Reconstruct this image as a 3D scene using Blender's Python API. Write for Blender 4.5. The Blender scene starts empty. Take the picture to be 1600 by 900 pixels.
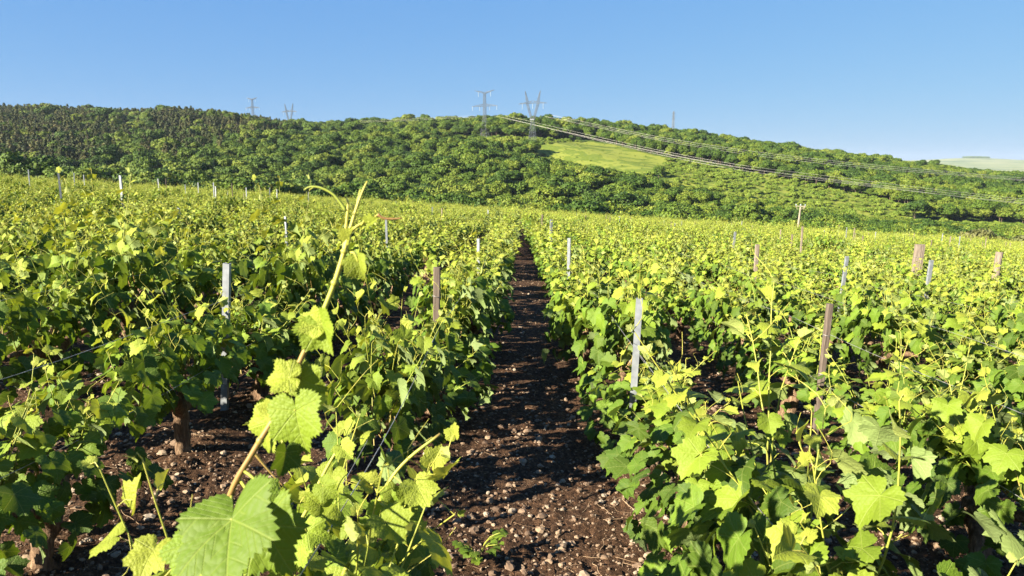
import bpy, math, random
import numpy as np
from mathutils import Vector, Matrix

SC = bpy.context.scene
COL = SC.collection
R = math.radians
rng = np.random.default_rng(7)
random.seed(7)

# ------------------------------------------------------------------ camera, sky, sun, exposure
F = 1100.0            # focal length in photo pixels (1600 wide)
PITCH = math.atan(195 / F)
H = 1.42              # camera height over the soil
cam = bpy.data.cameras.new('camera')
cam.sensor_width = 36
cam.lens = F / 1600 * 36
cam.clip_start = 0.05
cam.clip_end = 40000
cam.dof.use_dof = True
cam.dof.focus_distance = 5.0
cam.dof.aperture_fstop = 10
camo = bpy.data.objects.new('camera', cam)
COL.objects.link(camo)
camo.location = (0, 0, H)
camo.rotation_euler = (R(90) - PITCH, 0, 0)
SC.camera = camo

SUN_AZ, SUN_EL = R(-124), R(25)      # azimuth from +Y towards +X
w = bpy.data.worlds.new('World'); SC.world = w; w.use_nodes = True
nt = w.node_tree
bg = nt.nodes['Background']
sky = nt.nodes.new('ShaderNodeTexSky')
sky.sky_type = 'NISHITA'; sky.sun_disc = False
sky.sun_elevation = SUN_EL; sky.sun_rotation = SUN_AZ
sky.altitude = 200; sky.air_density = 1.0; sky.dust_density = 0.0; sky.ozone_density = 2.0
# clear deep-blue evening air: soften the sky's own gradient channel by channel
sp = nt.nodes.new('ShaderNodeSeparateColor'); cb = nt.nodes.new('ShaderNodeCombineColor'); nt.links.new(sky.outputs[0], sp.inputs[0])
for i_, (pw, kk) in enumerate(((.58, .50), (.40, 1.10), (.13, 2.85))):
    a_ = nt.nodes.new('ShaderNodeMath'); a_.operation = 'POWER'; nt.links.new(sp.outputs[i_], a_.inputs[0]); a_.inputs[1].default_value = pw
    b_ = nt.nodes.new('ShaderNodeMath'); b_.operation = 'MULTIPLY'; nt.links.new(a_.outputs[0], b_.inputs[0]); b_.inputs[1].default_value = kk
    nt.links.new(b_.outputs[0], cb.inputs[i_])
nt.links.new(cb.outputs[0], bg.inputs[0]); bg.inputs[1].default_value = 0.05
sun = bpy.data.lights.new('sun', 'SUN'); sun.energy = 5.0; sun.angle = R(0.53); sun.color = (1.0, 0.90, 0.72)
suno = bpy.data.objects.new('sun', sun); COL.objects.link(suno)
to_sun = Vector((math.sin(SUN_AZ) * math.cos(SUN_EL), math.cos(SUN_AZ) * math.cos(SUN_EL), math.sin(SUN_EL)))
suno.rotation_euler = to_sun.to_track_quat('Z', 'Y').to_euler()
vs = SC.view_settings
vs.view_transform = 'Standard'; vs.look = 'None'; vs.exposure = 2.22; vs.gamma = 1; vs.use_curve_mapping = False
SC.render.engine = 'CYCLES'
SC.cycles.max_bounces = 6; SC.cycles.diffuse_bounces = 2; SC.cycles.glossy_bounces = 2
SC.cycles.transmission_bounces = 4; SC.cycles.transparent_max_bounces = 6
SC.cycles.use_denoising = True

# ------------------------------------------------------------------ photo pixel <-> place helpers
cP, sP = math.cos(PITCH), math.sin(PITCH)
def ray(x, y):
    cx, cy = (x - 800) / F, -(y - 450) / F
    return np.array((cx, cP + cy * sP, -sP + cy * cP))
def at(x, y, Y):
    d = ray(x, y)
    return Vector((d[0] / d[1] * Y, Y, H + d[2] / d[1] * Y))
def E(y):                                   # slope (per metre forward) seen at photo row y
    cy = -(np.asarray(y, float) - 450) / F
    return (-sP + cy * cP) / (cP + cy * sP)
def pix(p):
    X, Y, Z = p[0], p[1], p[2] - H
    dep = Y * cP - Z * sP; up = Y * sP + Z * cP
    return 800 + F * X / dep, 450 - F * up / dep
SA, SB = -0.0647, -0.0592                   # the field falls to the right and away
ROW0, ROWW = -0.504, 1.2                    # rows run along +Y
YEND = 112.0

RIDGE_X = [-900, -300, 0, 100, 200, 300, 400, 440, 500, 600, 700, 750, 800, 900, 1000, 1100, 1200, 1300, 1400, 1450, 1500, 1600, 1900, 2600]
RIDGE_Y = [160, 163, 167, 170, 172, 175, 181, 190, 193, 189, 186, 184, 183, 189, 196, 207, 221, 235, 248, 253, 259, 268, 290, 330]
Y0, YR = 330.0, 950.0
SKEW = 0.0105           # the rows run a touch to the right of straight ahead
def smooth(t):
    t = np.clip(t, 0, 1); return t * t * (3 - 2 * t)
def hit(x, y, lo=240, hi=950):              # how far away the ground is at a photo pixel
    for Y in np.arange(lo, hi, 4.0):
        p = at(x, y, Y)
        if float(ground(p.x, p.y)) > p.z: return float(Y)
    return float(hi)
def bump(X, Y):
    return (np.sin(X * .021 + 1.3) * np.cos(Y * .017 + .4) * 3.2 + np.sin(X * .047 + Y * .031) * 1.6
            + np.sin(X * .011 - Y * .043 + 2) * 1.8)
def ground(X, Y):
    X = np.asarray(X, float); Y = np.asarray(Y, float)
    plane = SA * X + SB * Y
    Yc = np.maximum(Y, 60.0)
    u = X / Yc
    xp = 800 + F * 1.0156 * u
    ybase = 320 + 0.066 * (np.clip(xp, -400, 2000) - 808) + 38
    yr = np.interp(xp, RIDGE_X, RIDGE_Y)
    z0 = H + Y0 * E(ybase)
    zr = H + YR * E(yr + 2) - 11.0
    t = (Y - Y0) / (YR - Y0)
    tc = np.clip(t, 0, 1)
    S = 0.25 * tc + 0.75 * np.sin(tc * math.pi / 2)
    hill = z0 + (zr - z0) * S + bump(X, Y) * smooth(t * 2.5) * (1 - smooth((t - .75) * 4))
    hill = np.where(t > 1, zr - 0.10 * (Y - YR), hill)
    hill = np.maximum(hill, -170)
    k = smooth((Y - YEND - 2) / (Y0 - YEND - 2))
    z = plane * (1 - k) + hill * k
    # far plain: rises back to just under eye level
    kf = smooth((Y - 2200) / 3200)
    far = H + 5600 * E(264 - 0 * xp) + (Y - 5600) * 0.0015
    rise = H + np.minimum(Y, 8200) * E(251 - 4.2 * np.exp(-((xp - 1520) / 75.0) ** 2) + .004 * np.abs(xp - 1500))
    kr = smooth((Y - 5400) / 2600)
    far = far * (1 - kr) + rise * kr
    far = np.where(Y > 8200, rise - (Y - 8200) * .06, far)
    return np.where(Y > 2200, z * (1 - kf) + far * kf, z)

# ------------------------------------------------------------------ mesh helpers
def prop(o, label=None, cat=None, group=None, kind=None):
    if label: o['label'] = label
    if cat: o['category'] = cat
    if group: o['group'] = group
    if kind: o['kind'] = kind
    return o
def link(o, parent=None):
    COL.objects.link(o)
    if parent: o.parent = parent
    return o
def empty(name, loc, rz=0.0):
    o = bpy.data.objects.new(name, None); o.empty_display_size = .1
    o.location = loc; o.rotation_euler = (0, 0, rz)
    return link(o)
class MB:
    def __init__(s): s.v = []; s.f = []; s.m = []; s.n = 0; s.att = {}
    def add(s, v, f, mat=0, **att):
        v = np.asarray(v, float); k = len(v)
        s.v.append(v)
        for q in f: s.f.append(tuple(int(i) + s.n for i in q))
        s.m += [mat] * len(f)
        for a in set(list(att) + list(s.att)):
            s.att.setdefault(a, [])
            s.att[a].append((s.n, k, att.get(a, 0.0)))
        s.n += k
    def tube(s, pts, rad, n=6, mat=0, cap=True, jitter=0, **att):
        pts = np.asarray(pts, float); m = len(pts)
        rad = np.broadcast_to(np.asarray(rad, float), (m,))
        tan = np.gradient(pts, axis=0); tan /= np.linalg.norm(tan, axis=1)[:, None] + 1e-12
        ref = np.array((0.31, .2, .93)) if abs(tan[0][2]) < .8 else np.array((.93, .3, .1))
        V = []
        for i in range(m):
            a = np.cross(tan[i], ref); a /= np.linalg.norm(a) + 1e-9; b = np.cross(tan[i], a); ref = -np.cross(tan[i], b) * 0 + np.cross(b, tan[i]) * 0 + ref
            ph = np.arange(n) * 2 * math.pi / n
            rr = rad[i] * (1 + (rng.uniform(-jitter, jitter, n) if jitter else 0))
            V.append(pts[i] + (np.cos(ph) * rr)[:, None] * a + (np.sin(ph) * rr)[:, None] * b)
        V = np.concatenate(V)
        Fc = [(i * n + j, i * n + (j + 1) % n, (i + 1) * n + (j + 1) % n, (i + 1) * n + j) for i in range(m - 1) for j in range(n)]
        if cap: Fc += [tuple(range(n - 1, -1, -1)), tuple((m - 1) * n + j for j in range(n))]
        s.add(V, Fc, mat, **att)
    def box(s, c, size, mat=0, rot=None, **att):
        V = np.array([(x, y, z) for x in (-.5, .5) for y in (-.5, .5) for z in (-.5, .5)]) * np.asarray(size)
        if rot is not None: V = V @ np.array(rot).T
        s.add(V + np.asarray(c), [(0, 1, 3, 2), (4, 6, 7, 5), (0, 4, 5, 1), (2, 3, 7, 6), (0, 2, 6, 4), (1, 5, 7, 3)], mat, **att)
    def bar(s, a, b, r, mat=0, n=4): s.tube([a, b], r, n, mat)
    def mesh(s, name, mats, smooth_=True):
        me = bpy.data.meshes.new(name)
        V = np.concatenate(s.v) if s.v else np.zeros((0, 3))
        me.from_pydata(V.tolist(), [], s.f)
        for mt in mats: me.materials.append(mt)
        me.polygons.foreach_set('material_index', s.m)
        me.polygons.foreach_set('use_smooth', [smooth_] * len(s.f))
        for a, chunks in s.att.items():
            vec = a.startswith('v_')
            A = np.zeros((s.n, 3)) if vec else np.zeros(s.n)
            for st, k, val in chunks: A[st:st + k] = val
            at_ = me.attributes.new(a, 'FLOAT_VECTOR' if vec else 'FLOAT', 'POINT')
            at_.data.foreach_set('vector' if vec else 'value', A.ravel())
        me.update()
        return me
    def obj(s, name, mats, parent=None, smooth_=True):
        return link(bpy.data.objects.new(name, s.mesh(name, mats, smooth_)), parent)
def curve_pts(ctrl, n):
    """Catmull-Rom through control points"""
    c = np.asarray(ctrl, float); c = np.vstack([2 * c[0] - c[1], c, 2 * c[-1] - c[-2]])
    out = []
    segs = len(c) - 3
    for i in np.linspace(0, segs - 1e-6, n):
        k = int(i); t = i - k; p0, p1, p2, p3 = c[k:k + 4]
        out.append(.5 * (2 * p1 + (p2 - p0) * t + (2 * p0 - 5 * p1 + 4 * p2 - p3) * t * t + (3 * p1 - p0 - 3 * p2 + p3) * t ** 3))
    return np.array(out)

# ------------------------------------------------------------------ materials
def mat_new(name):
    m = bpy.data.materials.new(name); m.use_nodes = True
    nt = m.node_tree; nt.nodes.clear()
    return m, nt, nt.nodes.new('ShaderNodeOutputMaterial')
class NT:
    def __init__(s, nt): s.nt = nt
    def n(s, t, **kw):
        nd = s.nt.nodes.new(t)
        for k, v in kw.items():
            if k.startswith('i_'):
                nd.inputs[int(k[2:]) if k[2:].isdigit() else k[2:].replace('_', ' ')].default_value = v
            else: setattr(nd, k, v)
        return nd
    def l(s, a, b): s.nt.links.new(a, b)
    def math(s, op, a, b=None, c=None, clamp=False):
        nd = s.nt.nodes.new('ShaderNodeMath'); nd.operation = op; nd.use_clamp = clamp
        for i, v in enumerate((a, b, c)):
            if v is None: continue
            if isinstance(v, (int, float)): nd.inputs[i].default_value = v
            else: s.l(v, nd.inputs[i])
        return nd.outputs[0]
    def mix(s, f, a, b, blend='MIX'):
        nd = s.nt.nodes.new('ShaderNodeMix'); nd.data_type = 'RGBA'; nd.blend_type = blend
        for sock, v in ((nd.inputs['Factor'], f), (nd.inputs[6], a), (nd.inputs[7], b)):
            if isinstance(v, (int, float)): sock.default_value = v
            elif isinstance(v, tuple): sock.default_value = (*v, 1)
            else: s.l(v, sock)
        return nd.outputs[2]
    def ramp(s, f, stops, interp='LINEAR'):
        nd = s.nt.nodes.new('ShaderNodeValToRGB'); cr = nd.color_ramp; cr.interpolation = interp
        while len(cr.elements) < len(stops): cr.elements.new(.5)
        for e, (p, c) in zip(cr.elements, stops): e.position = p; e.color = (*c, 1) if len(c) == 3 else c
        s.l(f, nd.inputs[0]); return nd.outputs[0]
    def noise(s, scale, detail=4, vec=None, rough=.55):
        nd = s.nt.nodes.new('ShaderNodeTexNoise'); nd.inputs['Scale'].default_value = scale; nd.inputs['Detail'].default_value = detail; nd.inputs['Roughness'].default_value = rough
        if vec is not None: s.l(vec, nd.inputs['Vector'])
        return nd.outputs['Fac']
    def coord(s, which='Object'): return s.n('ShaderNodeTexCoord').outputs[which]
    def attr(s, name, out='Fac'): return s.n('ShaderNodeAttribute', attribute_name=name).outputs[out]
    def bump(s, h, strength=.5, dist=.01):
        nd = s.n('ShaderNodeBump'); nd.inputs['Strength'].default_value = strength; nd.inputs['Distance'].default_value = dist
        s.l(h, nd.inputs['Height']); return nd.outputs[0]

def leaf_material(name, veins=True):
    m, nt, out = mat_new(name); N = NT(nt)
    age = N.attr('age'); rnd = N.attr('rnd')
    orand = N.n('ShaderNodeObjectInfo').outputs['Random']
    a2 = N.math('ADD', age, N.math('MULTIPLY', N.math('SUBTRACT', rnd, .5), .34), clamp=True)
    col = N.ramp(a2, [(0.0, (.030, .070, .006)), (.28, (.078, .138, .010)), (.6, (.155, .222, .015)), (1.0, (.27, .30, .035))])
    hsv = N.n('ShaderNodeHueSaturation'); N.l(col, hsv.inputs['Color'])
    N.l(N.math('MULTIPLY_ADD', rnd, .024, .488), hsv.inputs['Hue'])
    N.l(N.math('MULTIPLY_ADD', orand, .30, .86), hsv.inputs['Value'])
    col = hsv.outputs[0]
    n1 = N.noise(55, 3, N.attr('v_leaf', 'Vector') if False else N.coord('Object'))
    col = N.mix(N.math('MULTIPLY', n1, .35), col, N.mix(.5, col, (.16, .19, .03)))
    nrm = None
    if veins:
        uv = N.n('ShaderNodeSeparateXYZ'); N.l(N.attr('v_leaf', 'Vector'), uv.inputs[0])
        au = N.math('ABSOLUTE', uv.outputs[0]); v = uv.outputs[1]
        ds = []
        for ph in (0.0, 50.0, 105.0):
            c, s_ = math.cos(R(ph)), math.sin(R(ph))
            d = N.math('ABSOLUTE', N.math('SUBTRACT', N.math('MULTIPLY', au, c), N.math('MULTIPLY', v, s_)))
            fw = N.math('ADD', N.math('MULTIPLY', au, s_), N.math('MULTIPLY', v, c))
            ds.append(N.math('ADD', d, N.math('MULTIPLY', N.math('LESS_THAN', fw, 0.0), 9.0)))
        dm = N.math('MINIMUM', ds[0], N.math('MINIMUM', ds[1], ds[2]))
        main = N.math('SUBTRACT', 1.0, N.math('DIVIDE', dm, 0.022), clamp=True)
        # side veins: slanted stripes between the main ones
        st = N.math('ABSOLUTE', N.math('SUBTRACT', N.math('FRACT', N.math('MULTIPLY', N.math('SUBTRACT', N.math('ADD', au, v), N.math('MULTIPLY', dm, 1.7)), 5.0)), .5))
        side = N.math('MULTIPLY', N.math('SUBTRACT', 1.0, N.math('DIVIDE', st, .10), clamp=True), .5)
        vein = N.math('MAXIMUM', main, side)
        col = N.mix(N.math('MULTIPLY', vein, .38), col, N.mix(.5, col, (.42, .45, .14)))
        vo = N.n('ShaderNodeTexVoronoi'); vo.inputs['Scale'].default_value = 11.0; N.l(N.attr('v_leaf', 'Vector'), vo.inputs['Vector'])
        hgt = N.math('SUBTRACT', N.math('MULTIPLY', vo.outputs['Distance'], -.6), N.math('MULTIPLY', vein, .5))
        nrm = N.bump(hgt, .55, .004)
    back = N.n('ShaderNodeNewGeometry').outputs['Backfacing']
    colf = N.mix(back, col, N.mix(.38, col, (.30, .36, .17)))
    p = N.n('ShaderNodeBsdfPrincipled'); N.l(colf, p.inputs['Base Color'])
    p.inputs['Roughness'].default_value = .6; p.inputs['Specular IOR Level'].default_value = .22
    tr = N.n('ShaderNodeBsdfTranslucent')
    N.l(N.mix(.6, col, N.mix(1.0, col, (1.9, 1.55, .45), 'MULTIPLY')), tr.inputs['Color'])
    if nrm: N.l(nrm, p.inputs['Normal'])
    mx = N.n('ShaderNodeMixShader'); mx.inputs[0].default_value = .27
    N.l(p.outputs[0], mx.inputs[1]); N.l(tr.outputs[0], mx.inputs[2]); N.l(mx.outputs[0], out.inputs[0])
    return m
def simple(name, build, rough=.8, spec=.25, metal=0.0):
    m, nt, out = mat_new(name); N = NT(nt)
    p = N.n('ShaderNodeBsdfPrincipled'); p.inputs['Roughness'].default_value = rough; p.inputs['Specular IOR Level'].default_value = spec; p.inputs['Metallic'].default_value = metal
    r = build(N)
    col, nrm = r if isinstance(r, tuple) else (r, None)
    N.l(col, p.inputs['Base Color'])
    if nrm is not None: N.l(nrm, p.inputs['Normal'])
    N.l(p.outputs[0], out.inputs[0])
    return m
def stretch(N, sx, sy, sz, which='Object'):
    mp = N.n('ShaderNodeMapping'); mp.inputs['Scale'].default_value = (sx, sy, sz); N.l(N.coord(which), mp.inputs[0]); return mp.outputs[0]

M_LEAF = leaf_material('vine_leaf')
M_LEAF_FAR = leaf_material('vine_leaf_plain', veins=False)
def b_shoot(N):
    a = N.math('ADD', N.attr('age'), N.math('MULTIPLY', N.math('SUBTRACT', N.noise(9, 2, N.coord()), .5), .5), clamp=True)
    return N.ramp(a, [(0, (.17, .085, .035)), (.3, (.24, .16, .05)), (.55, (.20, .24, .035)), (.8, (.28, .29, .045)), (1, (.42, .38, .075))])
M_SHOOT = simple('vine_shoot', b_shoot, .5, .3)
def b_bark(N):
    s = stretch(N, 30, 30, 5)
    n = N.noise(2.2, 6, s, .65)
    return N.ramp(n, [(.25, (.035, .022, .014)), (.5, (.13, .082, .05)), (.75, (.30, .21, .13))]), N.bump(n, 1.0, .015)
M_BARK = simple('vine_bark', b_bark, .9, .1)
def b_metal(N):
    n = N.noise(18, 4, N.coord())
    return N.ramp(n, [(.3, (.15, .165, .18)), (.7, (.26, .28, .30))])
M_METAL = simple('galvanised_steel', b_metal, .5, .5, .35)
def b_wood(N):
    n = N.noise(3, 6, stretch(N, 22, 22, 2.2), .65)
    o = N.n('ShaderNodeObjectInfo').outputs['Random']
    a = N.ramp(n, [(.3, (.045, .034, .027)), (.55, (.105, .082, .066)), (.8, (.19, .155, .125))])
    return N.mix(N.math('MULTIPLY', o, .5), a, N.mix(.5, a, (.22, .175, .135))), N.bump(n, .6, .004)
M_WOOD = simple('weathered_wood', b_wood, .9, .15)
def b_woodp(N):
    n = N.noise(3, 6, stretch(N, 16, 16, 2.2), .65)
    return N.ramp(n, [(.3, (.095, .075, .058)), (.55, (.185, .15, .118)), (.8, (.27, .225, .18))]), N.bump(n, .6, .006)
M_WOODP = simple('pale_wood', b_woodp, .9, .15)
M_WIRE = simple('wire_steel', lambda N: N.ramp(N.noise(30, 2, N.coord()), [(.3, (.16, .15, .14)), (.7, (.38, .37, .36))]), .45, .5, .4)
M_LATT = simple('pylon_steel', lambda N: N.ramp(N.noise(.3, 2, N.coord()), [(.3, (.07, .085, .10)), (.7, (.13, .145, .16))]), .6, .4, .1)
M_CABLE = simple('cable_aluminium', lambda N: N.ramp(N.noise(.05, 2, N.coord()), [(.3, (.26, .25, .22)), (.7, (.40, .38, .34))]), .5, .5, .0)
M_INSUL = simple('insulator_glass', lambda N: N.ramp(N.noise(2, 2, N.coord()), [(.3, (.16, .2, .24)), (.7, (.25, .3, .34))]), .3, .5)
M_CONC = simple('pole_concrete', lambda N: N.ramp(N.noise(2, 4, N.coord()), [(.3, (.16, .135, .10)), (.7, (.26, .22, .17))]), .9, .2)

def b_soil(N):
    c = N.coord('Object')
    n1 = N.noise(1.6, 5, c); n2 = N.noise(38, 5, c, .7); n3 = N.noise(160, 3, c, .6)
    a = N.ramp(n2, [(.3, (.015, .0085, .005)), (.5, (.050, .029, .017)), (.7, (.13, .076, .043))])
    b = N.mix(N.math('MULTIPLY', n1, .5), a, N.mix(1, a, (1.35, 1.05, .8), 'MULTIPLY'))
    vo = N.n('ShaderNodeTexVoronoi'); vo.inputs['Scale'].default_value = 42; N.l(c, vo.inputs['Vector'])
    peb = N.math('MULTIPLY', N.math('LESS_THAN', vo.outputs['Distance'], .30), N.math('GREATER_THAN', N.n('ShaderNodeSeparateColor').outputs[0] if False else N.math('FRACT', N.math('MULTIPLY', n1, 13.7)), .62))
    b = N.mix(N.math('MULTIPLY', peb, .35), b, (.24, .165, .105))
    return b, N.bump(N.math('ADD', n2, N.math('MULTIPLY', n3, .4)), .9, .02)
M_SOIL = simple('vineyard_soil', b_soil, .95, .12)
def b_stone(N):
    o = N.n('ShaderNodeObjectInfo').outputs['Random']
    n = N.noise(40, 4, N.coord())
    a = N.ramp(o, [(0, (.06, .038, .025)), (.35, (.17, .115, .075)), (.75, (.22, .155, .10)), (1, (.29, .24, .18))])
    return N.mix(N.math('MULTIPLY', n, .5), a, N.mix(.5, a, (.05, .03, .02)))
M_STONE = simple('field_stone', b_stone, .85, .25)
M_TWIG = simple('dry_twig', lambda N: N.ramp(N.n('ShaderNodeObjectInfo').outputs['Random'], [(0, (.10, .06, .035)), (1, (.30, .21, .13))]), .9, .1)

def b_ground(N):
    c = N.coord('Object')
    sep = N.n('ShaderNodeSeparateXYZ'); N.l(c, sep.inputs[0])
    n = N.noise(.02, 5, c); n2 = N.noise(.35, 5, c, .7); n3 = N.noise(1.5, 4, c)
    grass = N.ramp(N.math('ADD', N.math('MULTIPLY', n2, .6), N.math('MULTIPLY', n3, .4)), [(.3, (.055, .090, .011)), (.5, (.105, .142, .018)), (.7, (.165, .19, .03))])
    wood = N.ramp(n2, [(.3, (.025, .045, .010)), (.7, (.06, .10, .018))])
    soil = N.ramp(N.noise(8, 5, c), [(.3, (.03, .018, .011)), (.7, (.10, .06, .036))])
    far = N.ramp(N.noise(.0018, 3, c), [(.35, (.13, .17, .06)), (.5, (.24, .25, .11)), (.65, (.10, .14, .05))])
    patch = N.noise(.06, 4, c)
    grass = N.mix(N.math('MULTIPLY', N.math('GREATER_THAN', patch, .5), .45), grass, (.25, .26, .045))
    mead = N.attr('meadow')
    g = N.mix(mead, wood, grass)
    g = N.mix(N.math('GREATER_THAN', sep.outputs[1], 2000.0), g, far)
    g = N.mix(N.math('LESS_THAN', sep.outputs[1], YEND), g, soil)
    return g
M_GROUND = simple('ground_cover', b_ground, .95, .1)

def tree_material(name, stops, tr=.05, hue=.03):
    m, nt, out = mat_new(name); N = NT(nt)
    rnd = N.attr('rnd'); o = N.n('ShaderNodeObjectInfo').outputs['Random']
    mixv = N.math('ADD', N.math('MULTIPLY', rnd, .35), N.math('MULTIPLY', o, .65))
    col = N.ramp(mixv, stops)
    p = N.n('ShaderNodeBsdfPrincipled'); N.l(col, p.inputs['Base Color']); p.inputs['Roughness'].default_value = .65; p.inputs['Specular IOR Level'].default_value = .2
    t = N.n('ShaderNodeBsdfTranslucent'); N.l(N.mix(1.0, col, (1.4, 1.3, .5), 'MULTIPLY'), t.inputs['Color'])
    mx = N.n('ShaderNodeMixShader'); mx.inputs[0].default_value = tr
    N.l(p.outputs[0], mx.inputs[1]); N.l(t.outputs[0], mx.inputs[2]); N.l(mx.outputs[0], out.inputs[0])
    return m
M_TREE = tree_material('broadleaf_foliage', [(0, (.015, .036, .004)), (.35, (.038, .074, .006)), (.65, (.075, .115, .009)), (1, (.15, .17, .02))])
M_PINE = tree_material('pine_foliage', [(0, (.022, .036, .009)), (.45, (.046, .060, .016)), (.75, (.075, .084, .022)), (1, (.12, .10, .038))], .12)
M_SHRUB = tree_material('scrub_foliage', [(0, (.06, .10, .010)), (.5, (.105, .155, .016)), (1, (.16, .195, .026))])
M_GREYSHRUB = tree_material('grey_scrub_foliage', [(0, (.055, .07, .02)), (1, (.09, .085, .03))])
M_TRUNK = simple('tree_bark', lambda N: N.ramp(N.noise(3, 5, N.coord()), [(.3, (.05, .037, .026)), (.7, (.14, .105, .075))]), .9, .1)

# ------------------------------------------------------------------ instancing of many copies inside ONE stuff object
def instancer(name, pts, eul, scl, idx, sources):
    me = bpy.data.meshes.new(name)
    me.from_pydata(np.asarray(pts).tolist(), [], [])
    for a, typ, key, arr in (('rot', 'FLOAT_VECTOR', 'vector', eul), ('scl', 'FLOAT_VECTOR', 'vector', scl), ('idx', 'INT', 'value', idx)):
        t = me.attributes.new(a, typ, 'POINT')
        t.data.foreach_set(key, np.ascontiguousarray(np.asarray(len(sources) - 1 - np.asarray(arr) if a == 'idx' else arr, dtype=np.int32 if typ == 'INT' else np.float32)).ravel())
    o = link(bpy.data.objects.new(name, me))
    g = bpy.data.node_groups.new(name, 'GeometryNodeTree')
    g.interface.new_socket('Geometry', in_out='INPUT', socket_type='NodeSocketGeometry')
    g.interface.new_socket('Geometry', in_out='OUTPUT', socket_type='NodeSocketGeometry')
    gi = g.nodes.new('NodeGroupInput'); go = g.nodes.new('NodeGroupOutput')
    join = g.nodes.new('GeometryNodeJoinGeometry')
    for s in sources:
        oi = g.nodes.new('GeometryNodeObjectInfo'); oi.inputs['Object'].default_value = s; oi.inputs['As Instance'].default_value = False
        gt = g.nodes.new('GeometryNodeGeometryToInstance')
        g.links.new(oi.outputs['Geometry'], gt.inputs[0]); g.links.new(gt.outputs[0], join.inputs[0])
    ip = g.nodes.new('GeometryNodeInstanceOnPoints'); ip.inputs['Pick Instance'].default_value = True
    def named(a, typ):
        n = g.nodes.new('GeometryNodeInputNamedAttribute'); n.data_type = typ; n.inputs['Name'].default_value = a
        return n.outputs[0]
    er = g.nodes.new('FunctionNodeEulerToRotation'); g.links.new(named('rot', 'FLOAT_VECTOR'), er.inputs[0])
    g.links.new(gi.outputs[0], ip.inputs['Points']); g.links.new(join.outputs[0], ip.inputs['Instance'])
    g.links.new(named('idx', 'INT'), ip.inputs['Instance Index']); g.links.new(er.outputs[0], ip.inputs['Rotation'])
    g.links.new(named('scl', 'FLOAT_VECTOR'), ip.inputs['Scale']); g.links.new(ip.outputs[0], go.inputs[0])
    md = o.modifiers.new('instances', 'NODES'); md.node_group = g
    return o
def source(name, me): return bpy.data.objects.new(name, me)      # a source of copies, not linked to the scene itself

# ------------------------------------------------------------------ the ground sheet
def in_poly(x, y, poly):
    x = np.asarray(x); y = np.asarray(y); ins = np.zeros(np.broadcast(x, y).shape, bool)
    for i in range(len(poly)):
        (x1, y1), (x2, y2) = poly[i], poly[i - 1]
        c = ((y1 > y) != (y2 > y)) & (x < (x2 - x1) * (y - y1) / (y2 - y1 + 1e-12) + x1)
        ins ^= c
    return ins
MEADOW = [(826, 229), (870, 223), (925, 221), (960, 226), (1000, 237), (1046, 248), (1036, 264), (1000, 273), (960, 273), (925, 266), (880, 254), (845, 241)]
SCRUB = [(1036, 246), (1100, 256), (1180, 272), (1270, 290), (1400, 318), (1480, 338), (1330, 342), (1240, 328), (1150, 312), (1080, 296), (1030, 276)]
SCRUB2 = [(690, 216), (760, 214), (850, 217), (960, 226), (860, 236), (760, 232), (700, 228)]
CORR = [(990, 232), (1100, 238), (1240, 262), (1400, 290), (1600, 312), (1600, 326), (1400, 306), (1240, 278), (1100, 256), (1040, 249)]
def build_ground():
    ys = np.concatenate([np.linspace(-40, 0, 9), np.linspace(2, 112, 40), np.linspace(116, 320, 40), np.linspace(324, 990, 170), np.geomspace(1010, 2200, 24), np.linspace(2400, 9000, 90), np.linspace(9300, 12000, 6)])
    s = np.concatenate([-np.geomspace(1, .58, 14)[:-1], np.linspace(-.58, .58, 270), np.geomspace(.58, 1, 14)[1:]])
    half = np.maximum(120, ys * 1.35)
    X = half[:, None] * s[None, :]; Yg = np.broadcast_to(ys[:, None], X.shape)
    Z = ground(X, Yg)
    ny, nx = X.shape
    V = np.stack([X, Yg, Z], -1).reshape(-1, 3)
    i = np.arange(ny - 1)[:, None] * nx + np.arange(nx - 1)[None, :]
    Fc = np.stack([i, i + 1, i + nx + 1, i + nx], -1).reshape(-1, 4)
    px, py = pix((X, np.maximum(Yg, 1), Z))
    mead = (in_poly(px, py, MEADOW) | in_poly(px, py, SCRUB) | in_poly(px, py, SCRUB2)) & (Yg > 230) & (Yg < YR + 20)
    mb = MB(); mb.add(V, Fc, 0, meadow=mead.reshape(-1).astype(float))
    o = mb.obj('ground', [M_GROUND]); prop(o, kind='structure')
build_ground()

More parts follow.
